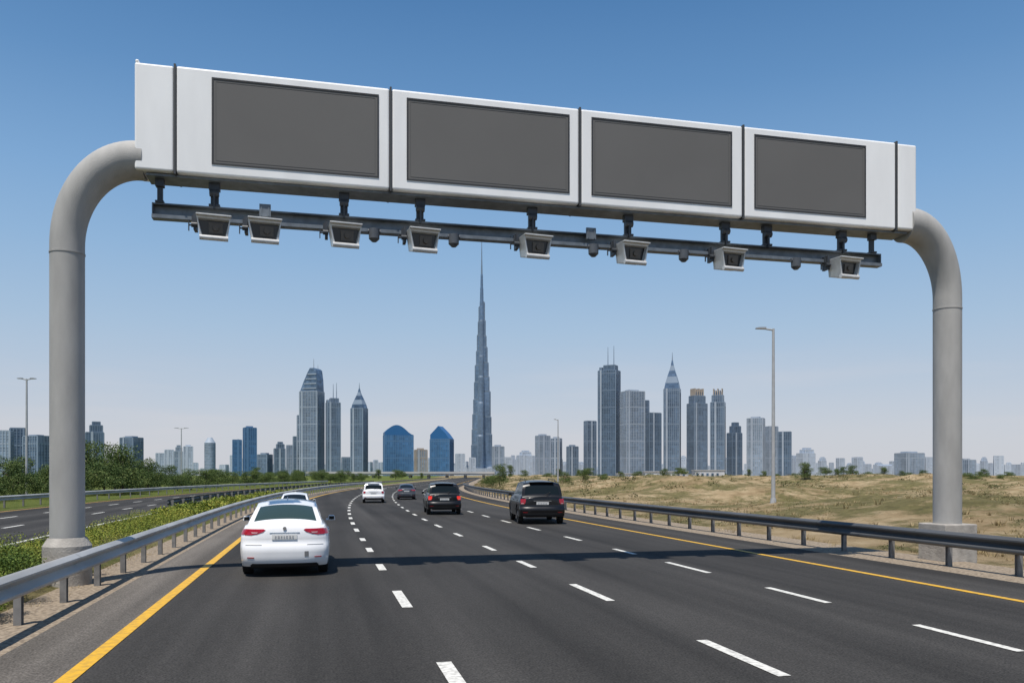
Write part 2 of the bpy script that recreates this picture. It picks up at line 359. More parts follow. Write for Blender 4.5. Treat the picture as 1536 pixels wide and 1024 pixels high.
b.box(BX0,BX0+.02,BY,BY+.14,7.17,7.43); b.box(BX1-.02,BX1,BY,BY+.14,7.17,7.43); b.box(BX0,BX1,BY-.034,BY-.03,7.15,7.22)
b.build('camera_beam',M['steel'],gan,world=True)
for px in (240,322,516,630,798,942,1087,1150,1262,1308):
    x=gx(px,BY+.05); b=MB(); sl=.05 if px in(240,1308) else .075
    b.box(x-sl,x+sl,BY+.03,BY+.12,7.456,Z0-.05)
    b.box(x-sl-.03,x+sl+.03,BY-.02,BY+.13,7.78,Z0-.052); b.box(x-sl-.03,x+sl+.03,BY-.03,BY+.13,7.456,7.50)
    if px not in (240,1308):
        b.cyl((x-.09,BY+.0,7.72),(x+.09,BY+.0,7.72),.07,.07,14); b.box(x-.02,x+.02,BY-.06,BY+.03,7.4,7.7)
    b.build('beam_hanger',M['dsteel'],gan,world=True,bevel=.006)
def camunit(px,py0,py1):
    x=gx(px,GY+.1); Zc=K*(GY+.1)+S*x; zt=zof(py0,Zc); w=.33
    xf=Matrix.Translation((x,GY+.12,zt-.27))@Matrix.Rotation(math.radians(5),4,'X')@Matrix.Rotation(math.radians(8),4,'Z')
    b=MB(); T=.034
    def ring(y,wb_,wt_,z0_,z1_): return [(-wb_,y,z0_),(wb_,y,z0_),(wt_,y,z1_),(-wt_,y,z1_)]
    o0=ring(-.24,w*.76,w*.98,-.26,.22); o1=ring(.20,w*.7,w*.9,-.20,.20)
    i0=ring(-.24,w*.76-T,w*.98-T,-.26+T*1.9,.22-T*2.4); i1=ring(-.13,w*.74-T,w*.95-T,-.23+T*2,.20-T*2.4)
    vs=[tuple(xf@Vector(v)) for v in o0+o1+i0+i1]
    fs=[(0,1,5,4),(1,2,6,5),(2,3,7,6),(3,0,4,7),(4,5,6,7)]
    for k in range(4): fs.append((k,(k+1)%4,8+(k+1)%4,8+k)); fs.append((8+k,8+(k+1)%4,12+(k+1)%4,12+k))
    b.add(vs,fs); b.box(-w*.99,w*.99,-.31,-.235,.19,.222,xf=xf)
    cam=b.build('camera_housing',M['camgrey'],gan,world=True,bevel=.012)
    b=MB(); b.add([tuple(xf@Vector(v)) for v in ring(-.135,w*.74-T-.004,w*.95-T-.004,-.22+T,.195-T*2.4)],[(0,1,2,3)])
    l=b.build('camera_lens',M['lens'],gan,world=True); l.parent=cam
    b=MB(); b.box(-.09,.17,-.155,-.138,-.12,.08,xf=xf); b.cyl(xf@Vector((.04,-.155,-.02)),xf@Vector((.04,-.19,-.02)),.06,.055,16); l=b.build('lens_filter',M['lensbar'],gan,world=True); l.parent=cam
    b=MB(); b.cyl(xf@Vector((-w*.80,-.23,-.225)),xf@Vector((w*.80,-.23,-.225)),.05,.05,14); l=b.build('front_roll',M['camgrey'],gan,world=True,smooth=True); l.parent=cam
    b=MB(); b.box(x-.38,x-.32,BY-.12,BY+.1,zt-.30,zt+.02); b.box(x-.42,x-.375,BY-.06,BY-.02,zt-.14,zt+.0); b.cyl((x-.42,BY-.1,zt-.2),(x-.31,BY-.1,zt-.2),.05,.05,12)
    b.box(x-.34,x+.1,BY-.06,BY+.08,min(zt-.03,7.11),7.144)
    b.box(x-.49,x-.47,BY-.03,BY+.0,zt-.3,zt-.02); b.box(x-.48,x-.37,BY-.03,BY+.0,zt-.2,zt-.17)
    l=b.build('camera_bracket',M['dsteel'],gan,world=True); l.parent=cam
for px,a,c in ((320,322,363),(396,327,369),(516,334,376),(633,342,382),(801,352,390),(946,362,402),(1092,372,409),(1265,385,419)): camunit(px,a,c)
for px,py in ((561,350),(680,358),(889,373),(1024,381),(1192,393)):
    x=gx(px,GY+.2); Zc=K*(GY+.2)+S*x; z=zof(py,Zc)-.03; b=MB()
    b.cyl((x,GY+.15,z-.10),(x,GY+.15,z+.10),.11,.115,18); b.cyl((x,GY+.15,z-.16),(x,GY+.15,z-.10),.05,.11,18,cap=True); b.cyl((x-.13,GY+.15,z+.05),(x+.13,GY+.15,z+.05),.045,.045,12)
    b.box(x-.03,x+.03,GY+.13,GY+.3,z+.08,7.144)
    c_=b.build('traffic_sensor',M['sensor'],gan,world=True,smooth=True)
for px in (398,885):
    x=gx(px,BY); b=MB(); b.box(x-.11,x+.11,BY-.09,BY-.04,7.30,7.55); b.box(x-.08,x-.06,BY-.1,BY-.09,7.32,7.53); b.box(x+.06,x+.08,BY-.1,BY-.09,7.32,7.53); b.build('junction_box',M['steel'],gan,world=True)
# ------------------------------------------------ street lamps
def lamp(px,ytop,h,arms,label,head=1.0,zb=None):
    Z=(h-CH)*F/(HY-ytop); x,y=W(px,Z); zz=hgt(x,y) if zb is None else zb
    r=thing('street_lamp',(x,y,zz),label,'street lamp',-A,group=None); hh=h-zz
    b=MB(); b.cyl((0,0,-.3),(0,0,hh),.13,.08,14); b.build('lamp_pole',M['pole'],r,smooth=True)
    b=MB(); b.cyl((0,0,0),(0,0,.35),.2,.17,14); b.box(-.22,.22,-.22,.22,-.2,.03); b.build('pole_base',M['pole'],r)
    for s in arms:
        b=MB(); b.cyl((0,0,hh-.08),(s*.7*head,0,hh+.02),.06,.05,10); a=b.build('lamp_arm',M['pole'],r)
        b=MB(); b.prism([(s*.5*head,hh-.03),(s*1.15*head,hh+.0),(s*1.15*head,hh+.05),(s*.9*head,hh+.09),(s*.5*head,hh+.09)],-.14,.14); l=b.build('lamp_head',M['lamp'],r)
    return r
lamp(1160,493,11.2,(-1,),'tall single-arm street lamp standing in the sand behind the right crash barrier',.95)
lamp(40,568,11.2,(-1,1),'tall double-arm street lamp at the far left beyond the opposite carriageway',.75)
lamp(272,642,11.2,(-1,1),'distant double-arm street lamp above the green trees on the left',1.2)
lamp(837,629,11.2,(-1,),'slim far street lamp rising behind the black off-road car',.6)
# ------------------------------------------------ cars
def smooth_interp(keys,y,wd=.05):
    ks=np.array(keys); acc=0
    for o in (-1,-.5,0,.5,1): acc+=np.interp(y+o*wd,ks[:,0],ks[:,1])
    return acc/5
SEDAN=dict(L=4.6,zt=[(0,1.06),(.08,1.115),(.40,1.16),(1.08,1.46),(1.5,1.54),(2.2,1.56),(2.8,1.49),(3.5,1.07),(4.2,.90),(4.5,.76),(4.6,.64)],
 zb=[(0,1.0),(.3,1.045),(1.5,1.02),(3.3,.98),(4.2,.82),(4.6,.54)],w=[(0,.83),(.15,.89),(.6,.915),(3.8,.905),(4.3,.85),(4.6,.66)],
 wt=[(0,.66),(.42,.72),(1.12,.60),(2.8,.575),(3.5,.68),(4.6,.5)],yr=[(.20,.09),(.27,.02),(.36,-.02),(.56,-.03),(.66,.0),(.69,.05),(.80,.045),(.96,.065),(1.05,.11),(1.12,.15)],
 rg=(.44,1.08),ws=(2.86,3.44),sg=[(1.2,2.0),(2.08,3.05)],zs=.22,R=.335,yw=(.92,3.62),sc=.17)
SUV=dict(L=4.8,zt=[(0,1.10),(.06,1.17),(.30,1.60),(.48,1.73),(2.0,1.79),(3.1,1.71),(3.75,1.2),(4.5,1.08),(4.75,.92),(4.8,.8)],
 zb=[(0,1.06),(.3,1.10),(3.7,1.08),(4.5,.98),(4.8,.7)],w=[(0,.90),(.15,.95),(.6,.97),(4.2,.96),(4.6,.90),(4.8,.74)],
 wt=[(0,.82),(.06,.81),(.5,.69),(3.1,.65),(3.75,.76),(4.8,.6)],yr=[(.28,.08),(.38,.0),(.62,-.03),(.68,.0),(.70,.05),(1.0,.05),(1.06,.06),(1.15,.08)],
 rg=(.10,.30),ws=(3.16,3.7),sg=[(.5,1.15),(1.25,2.1),(2.2,3.2)],zs=.32,R=.38,yw=(.9,3.85),sc=.13)
def paint(name,c,r=.25,coat=.6): return mat(name,c,r,coat=coat,var=.04,scale=3)
M['carwhite']=paint('white_car_paint',(.84,.84,.84)); M['carblack']=paint('black_car_paint',(.005,.005,.006),.3,.22); M['cargrey']=paint('grey_car_paint',(.05,.055,.065),.3,.4)
M['glass']=mat('car_glass',(.010,.014,.015),.08,spec=.35); M['glassg']=mat('green_tinted_glass',(.035,.06,.056),.06,spec=.6)
M['rubber']=mat('tyre_rubber',(.018,.018,.018),.85); M['rim']=mat('alloy_rim',(.30,.30,.31),.35,metal=.7); M['trim']=mat('black_trim',(.016,.016,.017),.55)
M['gap']=mat('panel_gap',(.20,.20,.20),.7)
M['tail']=mat('red_tail_lamp',(.40,.010,.02),.15,coat=.6,var=.3,scale=20); M['tail_lit']=mat('lit_tail_lamp',(.45,.015,.01),.3,emit=(1,.05,.02),es=.45)
M['clear']=mat('pale_lamp_lens',(.60,.35,.36),.15,coat=.5); M['plate']=mat('plate_white',(.62,.62,.60),.5); M['ink']=mat('plate_ink',(.36,.36,.37),.6); M['chrome']=mat('chrome_trim',(.6,.6,.61),.18,metal=.9)
M['inside']=mat('dark_interior',(.012,.012,.012),.9)
def car(name,label,x,y,rz,P,pm,scale=1,group=None,lit=False,rails=False,glass='glass',sedan=False):
    root=thing(name,(x,y,.0),label,'car',rz,group); root.scale=(scale,)*3
    L=P['L']; st=np.unique(np.concatenate([np.linspace(0,.7,24),np.linspace(.7,L-.25,66),np.linspace(L-.25,L,8)]))
    NS,NC,NT=14,6,7
    R=P['R']+.055
    def yrf(z): return np.interp(z,*np.array(P['yr']).T)
    secs=[]
    for yy in st:
        zt=smooth_interp(P['zt'],yy,.07);zb=min(smooth_interp(P['zb'],yy),zt-.015);w=smooth_interp(P['w'],yy,.08);wt=smooth_interp(P['wt'],yy)
        zs=P['zs']
        for yc in P['yw']:
            q=R*R-(yy-yc)**2
            if q>0: zs=max(zs,P['R']+math.sqrt(q))
        pts=[]
        for k in range(NS+1):
            t=k/NS; z=zs+(zb-zs)*t; zf=(z-.2)/(zb-.2)
            xx=w*(1-.05*((zf-.5)/.5)**2-.05*max(0,zf-.8)/.2)
            pts.append((xx,z))
        xb=pts[-1][0]; zt_e=max(zt-.075,zb+.004); xr=min(wt+.03,xb-.02)
        for k in range(1,NC+1):
            t=k/NC
            xa=xb-.045; xx=xa+(xr-xa)*(t**1.3); z=zb+.006+(zt_e-zb-.006)*t
            pts.append((xx,z))
        for k in range(1,NT+1):
            t=k/NT; xx=xr*(1-t); z=zt-(zt-zt_e)*((1-t)**2.3)
            pts.append((xx,z))
        secs.append(pts)
    n=len(secs[0])
    def yact(yy,z,f=1):
        g=yrf(z)+P['sc']; q=max(0,1-yy/.9); return yy+g*q*q
    parts={'body':[]}
    V=[];idx={}
    def vid(i,j,s):
        if j==n-1: s=1
        k=(i,j,s)
        if k not in idx:
            xx,z=secs[i][j]; idx[k]=len(V); V.append((s*xx,yact(st[i],z),z))
        return idx[k]
    c0=NS+NC
    for i in range(len(st)-1):
        ym=(st[i]+st[i+1])/2
        for j in range(n-1):
            for s in (1,-1):
                f=[vid(i,j,s),vid(i+1,j,s),vid(i+1,j+1,s),vid(i,j+1,s)]
                if s<0: f=f[::-1]
                key='body'
                if j>=c0+1 and P['rg'][0]<ym<P['rg'][1]: key='rear_window'
                elif j>=c0+1 and P['ws'][0]<ym<P['ws'][1]: key='windscreen'
                elif NS+1<=j<=NS+NC-2 and any(a<ym<c for a,c in P['sg']): key='side_window'+('L' if s<0 else 'R')
                parts.setdefault(key,[]).append(f)
    NX=14
    sx4=secs[0][NS][0]
    def wz(z):
        sp=secs[0]; zz=[p[1] for p in sp]; xx=[p[0] for p in sp]; return float(np.interp(z,zz,xx))
    def capfn(xx,z,w_): return yrf(z)+P['sc']*(abs(xx)/max(w_,.05))**4
    rowprev=None
    for j in range(n-1):
        xx,z=secs[0][j]; row=[]
        for c in range(-NX,NX+1):
            if c==NX: row.append(vid(0,j,1)); continue
            if c==-NX: row.append(vid(0,j,-1)); continue
            t=c/NX; yv=yrf(z)+P['sc']*abs(t)**4 if j<=NS else yrf(z)+P['sc']*abs(xx*t/sx4)**4+(P['sc']-P['sc']*abs(xx/sx4)**4)*abs(t)**8
            V.append((xx*t,yv,z)); row.append(len(V)-1)
        if rowprev:
            for c in range(2*NX): parts['body'].append([rowprev[c],rowprev[c+1],row[c+1],row[c]])
        rowprev=row
    top=vid(0,n-1,1)
    for c in range(2*NX): parts['body'].append([rowprev[c],rowprev[c+1],top])
    li=len(st)-1; fr=[vid(li,j,1) for j in range(n)]+[vid(li,j,-1) for j in range(n-2,-1,-1)]; parts['body'].append(fr)
    def emit(nm,faces,m,par,push=0):
        us=sorted({k for f in faces for k in f}); mp={k:i for i,k in enumerate(us)}
        b=MB(); b.add([V[k] for k in us],[tuple(mp[k] for k in f) for f in faces])
        return b.build(nm,m,par,smooth=True,sharp=42,recalc=(nm=='body'))
    body=emit('body',parts['body'],pm,root)
    emit('rear_window',parts['rear_window'],M[glass],root); emit('windscreen',parts['windscreen'],M['glass'],root)
    for q in ('side_windowL','side_windowR'): emit('side_window',parts[q],M['glass'],root)
    b=MB(); b.box(-.66,.66,.16,L-.3,P['zs']-.04,.62); b.build('underbody',M['inside'],root)
    def patch(nm,poly_rows,m,par=None,lift=.012):
        b=MB(); nx=10; V2=[]
        for z,x0,x1 in poly_rows:
            for k in range(nx+1):
                xx=x0+(x1-x0)*k/nx; V2.append((xx,capfn(xx,z,wz(z))-lift,z))
        nr=len(poly_rows); m2=nx+1; N0=len(V2)
        V3=[(a,c+lift+.03,d) for a,c,d in V2]
        fs=[(r*m2+k,r*m2+k+1,(r+1)*m2+k+1,(r+1)*m2+k) for r in range(nr-1) for k in range(nx)]
        rim=[k for k in range(m2)]+[r*m2+nx for r in range(1,nr)]+[(nr-1)*m2+k for k in range(nx-1,-1,-1)]+[r*m2 for r in range(nr-2,0,-1)]
        fs+=[(rim[i],rim[(i+1)%len(rim)],N0+rim[(i+1)%len(rim)],N0+rim[i]) for i in range(len(rim))]
        b.add(V2+V3,fs); return b.build(nm,m,par or root,smooth=True,sharp=40)
    tm=M['tail_lit'] if lit else M['tail']
    if sedan:
        for s in (-1,1):
            t=patch('tail_lamp',[(.865,s*.66,s*.80),(.885,s*.55,s*.81),(.93,s*.43,s*.812),(.97,s*.38,s*.805),(.99,s*.42,s*.79)],tm)
            patch('reversing_lamp',[(.905,s*.55,s*.65),(.925,s*.53,s*.67)],M['clear'],t,.017)
            b=MB(); xs_=[]
            for z in (.875,.985):
                for yy in (.0,.10,.20,.34):
                    i=int(np.searchsorted(st,yy)); xx=float(np.interp(z,[p[1] for p in secs[i][:NS+1]],[p[0] for p in secs[i][:NS+1]])); xs_.append((s*(xx+.010),yact(yy,z)-(.01 if yy==0 else 0),z))
            b.add(xs_,[(0,1,5,4),(1,2,6,5),(2,3,7,6)]); b.build('lamp_wrap',tm,t,smooth=True,recalc=False)
            patch('rear_reflector',[(.40,s*.60,s*.74),(.42,s*.60,s*.74)],M['tail'],root,.01)
            patch('bumper_crease',[(.665,s*.45,s*.78),(.671,s*.45,s*.78)],M['gap'],None,.006)
        p=patch('number_plate',[(.775,-.25,.25),(.81,-.25,.25),(.875,-.25,.25)],M['plate'],None,.014)
        b=MB(); xx=-.19
        for k in range(7):
            wdt=random.choice((.028,.035,.02)); zz=.80; yb=.026
            if k%2: b.box(xx,xx+wdt,yb,yb+.006,zz,zz+.048)
            else: b.box(xx,xx+.010,yb,yb+.006,zz,zz+.048); b.box(xx+.010,xx+wdt,yb,yb+.006,zz+.038,zz+.048); b.box(xx+.010,xx+wdt,yb,yb+.006,zz,zz+.010)
            xx+=wdt+.027
        b.build('plate_characters',M['ink'],p)
        patch('trunk_garnish',[(.905,-.30,.30),(.92,-.30,.30)],M['chrome'],None,.012)
        b=MB(); b.cyl((0,.045,1.0),(0,.09,1.0),.035,.035,20); b.build('badge',M['chrome'],root)
        patch('lower_valance',[(.205,-.68,.68),(.25,-.68,.68),(.285,-.64,.64)],M['trim'],None,.012)
        b=MB(); b.box(-.10,.10,1.14,1.18,1.43,1.448)
        b.build('brake_light',M['tail'],root)
        b=MB(); b.prism([(-.015,1.51),(.015,1.51),(.006,1.61),(-.006,1.61)],1.62,1.70); b.build('roof_aerial',pm,root)
        patch('tow_cover',[(.42,.40,.48),(.53,.40,.48)],M['gap'],None,.006)
    else:
        for s in (-1,1):
            t=patch('tail_lamp',[(.82,s*.74,s*.88),(.87,s*.70,s*.885),(.95,s*.68,s*.885),(1.03,s*.68,s*.88)],tm)
            patch('reversing_lamp',[(.835,s*.76,s*.86),(.86,s*.76,s*.86)],M['clear'],t,.017)
            patch('rear_reflector',[(.48,s*.62,s*.80),(.50,s*.62,s*.80)],M['tail'],None,.01)
        p=patch('number_plate',[(.80,-.25,.25),(.84,-.25,.25),(.91,-.25,.25)],M['plate'],None,.014)
        b=MB()
        for k in range(6): b.box(-.2+k*.068,-.2+k*.068+.035,.027,.034,.83,.88)
        b.build('plate_characters',M['ink'],p)
        patch('tailgate_trim',[(.94,-.36,.36),(.958,-.36,.36)],M['chrome'],None,.013)
        patch('lower_valance',[(.325,-.84,.84),(.38,-.84,.84),(.45,-.78,.78)],M['trim'],None,.014)
        b=MB(); b.box(-.50,.50,.35,.55,1.69,1.712); b.box(-.15,.15,.345,.35,1.692,1.708); b.build('roof_spoiler',pm,root,bevel=.01)
        b=MB(); b.cyl((.05,.10,1.18),(.34,.24,1.30),.012,.01,8); b.build('rear_wiper',M['trim'],root)
        if rails:
            for s in (-1,1):
                b=MB(); b.tube([(s*.62,.75,1.71),(s*.62,.85,1.80),(s*.62,2.7,1.82),(s*.62,2.85,1.73)],.018,8,up=Vector((1,0,0))); b.build('roof_rail',M['trim'],root,smooth=True)
    ym=P['sg'][-1][1]-.12; zb=smooth_interp(P['zb'],ym); wm=smooth_interp(P['w'],ym)
    for s in (-1,1):
        b=MB(); b.frustum(.17,.12,.13,.09,zb+.02,zb+.14,cx=s*(wm+.075),cy=ym); b.box(min(s*(wm-.06),s*(wm+.03)),max(s*(wm-.06),s*(wm+.03)),ym-.03,ym+.04,zb+.02,zb+.06)
        mm=b.build('door_mirror',pm,root,bevel=.025)
        b=MB(); b.box(s*(wm+.075)-.06,s*(wm+.075)+.06,ym-.064,ym-.058,zb+.04,zb+.12); b.build('mirror_glass',M['glass'],mm)
        for yy in (P['sg'][0][0]+.45,P['sg'][-1][0]+.3):
            i=int(np.searchsorted(st,yy)); xx=float(np.interp(zb-.12,[p[1] for p in secs[i][:NS+1]],[p[0] for p in secs[i][:NS+1]]))
            b=MB(); b.box(min(s*(xx-.005),s*(xx+.03)),max(s*(xx-.005),s*(xx+.03)),yy-.1,yy+.1,zb-.14,zb-.11); b.build('door_handle',pm,root,bevel=.006)
        for yc in P['yw']:
            wx=smooth_interp(P['w'],yc)-.03; tw=.21; r=P['R']; b=MB()
            prof=[(0,r*.62),(0,r*.93),(.02,r),(tw-.02,r),(tw,r*.93),(tw,r*.62)]; nn=32; Vv=[]
            for k in range(nn):
                q=2*PI*k/nn
                for dx,rr in prof: Vv.append((s*(wx-dx),yc+rr*math.cos(q),r+rr*math.sin(q)))
            m2=len(prof); fs=[(k*m2+i,k*m2+i+1,((k+1)%nn)*m2+i+1,((k+1)%nn)*m2+i) for k in range(nn) for i in range(m2-1)]
            b.add(Vv,fs); wb=bpy.data.objects.new('wheel',None); C.objects.link(wb); wb.parent=root
            b.build('tyre',M['rubber'],wb,smooth=True)
            b=MB(); b.cyl((s*(wx-.04),yc,r),(s*(wx-.17),yc,r),r*.20,r*.20,16); b.cyl((s*(wx-.09),yc,r),(s*(wx-.18),yc,r),r*.62,r*.62,28)
            for k in range(5):
                q=2*PI*k/5; b.cyl((s*(wx-.04),yc,r),(s*(wx-.05),yc+r*.62*math.cos(q),r+r*.62*math.sin(q)),r*.09,r*.07,8)
            b.build('rim',M['rim'],wb)
    return root
def hd(y): return -math.atan(doff(y+2))
car('white_sedan','white sedan nearest the camera in the left lane, rear view with red wraparound tail lamps',-.71,17.45,0,SEDAN,M['carwhite'],sedan=True,glass='glassg')
car('white_car','white car mostly hidden directly ahead of the nearest white sedan',-1.12,37.5,hd(34),SEDAN,M['carwhite'],sedan=True,lit=True,scale=.84)
car('white_estate_car','distant white estate car with red tail lamps in the second lane',3.9,62,hd(62),SUV,M['carwhite'],scale=.86)
car('grey_car','smallest distant dark grey car in the middle of the highway',7.2,70,hd(70),SEDAN,M['cargrey'],scale=.86,sedan=True)
car('black_crossover','black crossover with lit red tail lamps in the third lane, left of the off-road car',6.38,42.7,hd(42)-.05,SUV,M['carblack'],scale=.96,lit=True)
car('black_off_road_car','large black off-road car with roof rails in the rightmost lane',9.2,33.5,-.13,SUV,M['carblack'],scale=1.05,rails=True)
# ------------------------------------------------ vegetation
def leaves(cs,per,size):
    V=[];Fc=[]
    for (c,r,n) in cs:
        d=RN.normal(size=(n,3)); d/=np.linalg.norm(d,axis=1)[:,None]
        rad=RN.uniform(.55,1.08,size=(n,1)); p=np.array(c)+d*rad*np.array(r)
        a=RN.normal(size=(n,3)); a/=np.linalg.norm(a,axis=1)[:,None]; b=np.cross(a,RN.normal(size=(n,3))); b/=np.linalg.norm(b,axis=1)[:,None]
        s=RN.uniform(.6,1.3,size=(n,1))*size
        q=np.stack([p-a*s*.9,p+b*s*.45,p+a*s*.9,p-b*s*.45],axis=1)
        o=len(V); V+= [tuple(v) for v in q.reshape(-1,3)]; Fc+=[(o+4*k,o+4*k+1,o+4*k+2,o+4*k+3) for k in range(n)]
    return V,Fc
def crown_mesh(w,h,base,lobes,n,size):
    cs=[]
    for i in range(lobes):
        t=random.random(); ang=random.uniform(0,2*PI); rr=random.uniform(.1,1)**.6*w*.5*(1-.55*t)
        cs.append(((rr*math.cos(ang),rr*math.sin(ang),base+t*(h-base)*.82+.12*h),(random.uniform(.14,.28)*w,random.uniform(.14,.28)*w,random.uniform(.10,.18)*h),n))
    return leaves(cs,n,size)
def make_tree(name,label,cat,w,h,base,lobes,n,size,mt,group):
    r=thing(name,(0,0,0),label,cat,group=group)
    b=MB(); V,Fc=crown_mesh(w,h,base,lobes,n,size); b.add(V,Fc); b.build('crown',mt,r,recalc=False)
    b=MB(); b.tube([(0,0,-.3),(.03*w,0,h*.3),(0,.02*w,h*.7)],[.05*h*.6,.035*h*.6,.012*h],8,up=Vector((0,1,.01)))
    for k in range(4):
        q=k*1.7; b.cyl((.02*w,0,h*(.25+.1*k)),(w*.3*math.cos(q),w*.3*math.sin(q),h*(.5+.1*k)),.02*h*.6,.006*h,6)
    b.build('trunk',M['bark'],r,smooth=True); return r
P1=[make_tree('roadside_tree','x','tree',4.4,4.0,.3,20,330,.085,M['leaf'],'g'),make_tree('roadside_tree','x','tree',5.4,3.2,.2,24,330,.085,M['leaf'],'g'),make_tree('roadside_tree','x','tree',3.4,3.7,.2,16,330,.08,M['leaf'],'g')]
LG='green bushy trees in the dense row beyond the opposite carriageway'
def put(k,x,y,s,label,group=None,mt=None):
    rz=random.uniform(0,6.28); sc=(s*random.uniform(.9,1.2),s*random.uniform(.9,1.2),s*random.uniform(.8,1.15))
    r=dup(P1[k],(x,y,hgt(x,y)-.05),rz,sc,label,group)
    if not group and 'group' in r: del r['group']
    return r
y=50.0; i=0
while y<330 and i<74:
    row=i%2; x=off(y)-24-row*5-random.uniform(0,4); Z=K*y+S*x; px=CX+F*(x*K-y*S)/Z
    s=.75
    if px<75: s=.82
    if 125<px<185: s=1.25
    if px>185: s=.72+.2*random.random()
    if px>330: s=.75
    put(i%3,x,y,s,'green bushy tree in the dense row beyond the opposite carriageway',LG); i+=1
    y+=2.0 if y<120 else 4.4
spots=[(750,150,.9,'rounded green bush standing left of the far slim street lamp'),(735,165,.8,'green bush just right of the distant bridge'),(875,170,.9,'small green tree in front of the skyline right of the far street lamp'),(848,180,.7,'small bush directly right of the slim far street lamp'),
(905,200,.7,'low bush in the desert in front of the twin-mast tower'),(1207,150,.85,'dark round desert tree right of the tall street lamp'),(1265,190,.5,'low bush between the lone desert tree and the dunes'),(1455,120,.5,'desert bush just right of the right gantry post'),(1500,140,.5,'desert bush near the right edge of the picture'),(1385,170,.5,'desert bush just left of the right gantry post'),(1330,230,.5,'small desert bush midway between lone tree and right gantry post')]
for k,(px,Z,s,l) in enumerate(spots):
    x,yy=W(px,Z); put(k%3,x,yy,s,l)
FG='far pale green trees along the foot of the skyline'
for k in range(50):
    px=380+k*23+random.uniform(-8,8); Z=random.uniform(330,480); x,yy=W(px,Z)
    if abs(x-off(yy)-4)<22: continue
    r=put(k%3,x,yy,random.uniform(.8,1.5),'far green tree along the foot of the skyline',FG)
for p in P1:
    for c in list(p.children): bpy.data.objects.remove(c)
    bpy.data.objects.remove(p)
cs=[]
y=9.0
while y<150:
    for dx in (-7.2,-6.5,-5.8):
        hh=random.uniform(.16,.34); n=int(420 if y<40 else 150 if y<80 else 60)
        cs.append(((dx+off(y)+random.uniform(-.2,.2),y+random.uniform(-.3,.3),.12+hh*.7),(.5,.55,hh),n))
    y+=.75 if y<60 else 1.3
hb=MB()
near=[c for c in cs if c[0][1]<40]; far=[c for c in cs if c[0][1]>=40]
V,Fc=leaves(near,0,.028); hb.add(V,Fc); V,Fc=leaves(far,0,.08); hb.add(V,Fc)
tag(hb.build('median_hedge',M['hedge'],recalc=False),'low yellow-green hedge planted between the left crash barrier and the opposite carriageway','hedge',kind='stuff')
def shrub(Y,xo,w,h,label):
    x=xo; r=thing('shrub',(x,Y,.1),label,'shrub'); b=MB()
    c2=[((random.uniform(-w,w)*.42,random.uniform(-w,w)*.42,h*random.uniform(.2,.75)),(w*.24,w*.24,h*.22),560) for _ in range(13)]
    V,Fc=leaves(c2,0,.023); b.add(V,Fc); b.build('foliage',M['shrub'],r,recalc=False)
    b=MB()
    for k in range(5): b.cyl((0,0,-.1),(random.uniform(-.3,.3)*w,random.uniform(-.3,.3)*w,h*.6),.02,.008,6)
    b.build('stems',M['bark'],r)
shrub(14.9,-5.15,1.2,.75,'leafy green shrub behind the left barrier at the left edge of the picture')
shrub(16.3,-5.5,1.2,.82,'leafy green shrub immediately left of the left gantry post footing')
shrub(18.7,-5.1,1.1,.72,'yellow-green shrub immediately right of the left gantry post footing')
shrub(13.2,-5.0,1.1,.6,'small shrub behind the nearest stretch of the left barrier')
def pick(x0,x1,y0,y1,pw,px=1.2,lo=-.35,hi=.1):
    while True:
        y=y0+(y1-y0)*random.random()**pw; x=off(y)+x0+(x1-x0)*random.random()**px
        if noise.noise((x*.12,y*.12,3))+noise.noise((x*.4,y*.4,8))*.5>random.uniform(lo,hi): return x,y
def tufts(n,x0,x1,y0,y1,hmin,hmax,bl,wd,pw=1.6):
    V=[];Fc=[]
    for _k in range(n):
        x,y=pick(x0,x1,y0,y1,pw,lo=-.15,hi=.2); z=hgt(x,y)-.02; h=random.uniform(hmin,hmax); sc=1+y/90
        for _ in range(bl):
            a=random.uniform(0,2*PI); l=random.uniform(.3,1)*h; r0=random.uniform(0,.6)*h; bx=x+r0*math.cos(a); by=y+r0*math.sin(a)
            tx=bx+math.cos(a)*l*.5; ty=by+math.sin(a)*l*.5; p=a+random.uniform(.5,2.6); w=wd*sc
            o=len(V); V+=[(bx-math.cos(p)*w,by-math.sin(p)*w,z),(bx+math.cos(p)*w,by+math.sin(p)*w,z),(tx,ty,z+l*.9)]; Fc.append((o,o+1,o+2))
    return V,Fc
b=MB(); V,Fc=tufts(7500,14.7,130,8,200,.12,.34,18,.010,1.5); b.add(V,Fc)
V,Fc=tufts(250,-4.8,-4.3,6,60,.06,.16,12,.006); b.add(V,Fc)
tag(b.build('dry_grass',M['dry'],recalc=False),'dry straw-coloured grass tufts scattered over the sand','grass',kind='stuff')
b=MB(); c3=[]; c4=[]
for k in range(1700):
    x,y=pick(16.5,190,17,280,1.2,lo=-.1,hi=.28); r_=random.uniform(.18,.58)*(1+y/200)
    (c3 if y<70 else c4).append(((x,y,hgt(x,y)+r_*.22),(r_*random.uniform(.8,1.6),r_*random.uniform(.8,1.6),r_*.55),120 if y<70 else 55))
V,Fc=leaves(c3,0,.035); b.add(V,Fc); V,Fc=leaves(c4,0,.11); b.add(V,Fc)
tag(b.build('desert_scrub',M['scrub'],recalc=False),'low olive scrub plants scattered over the dunes on the right','scrub',kind='stuff')
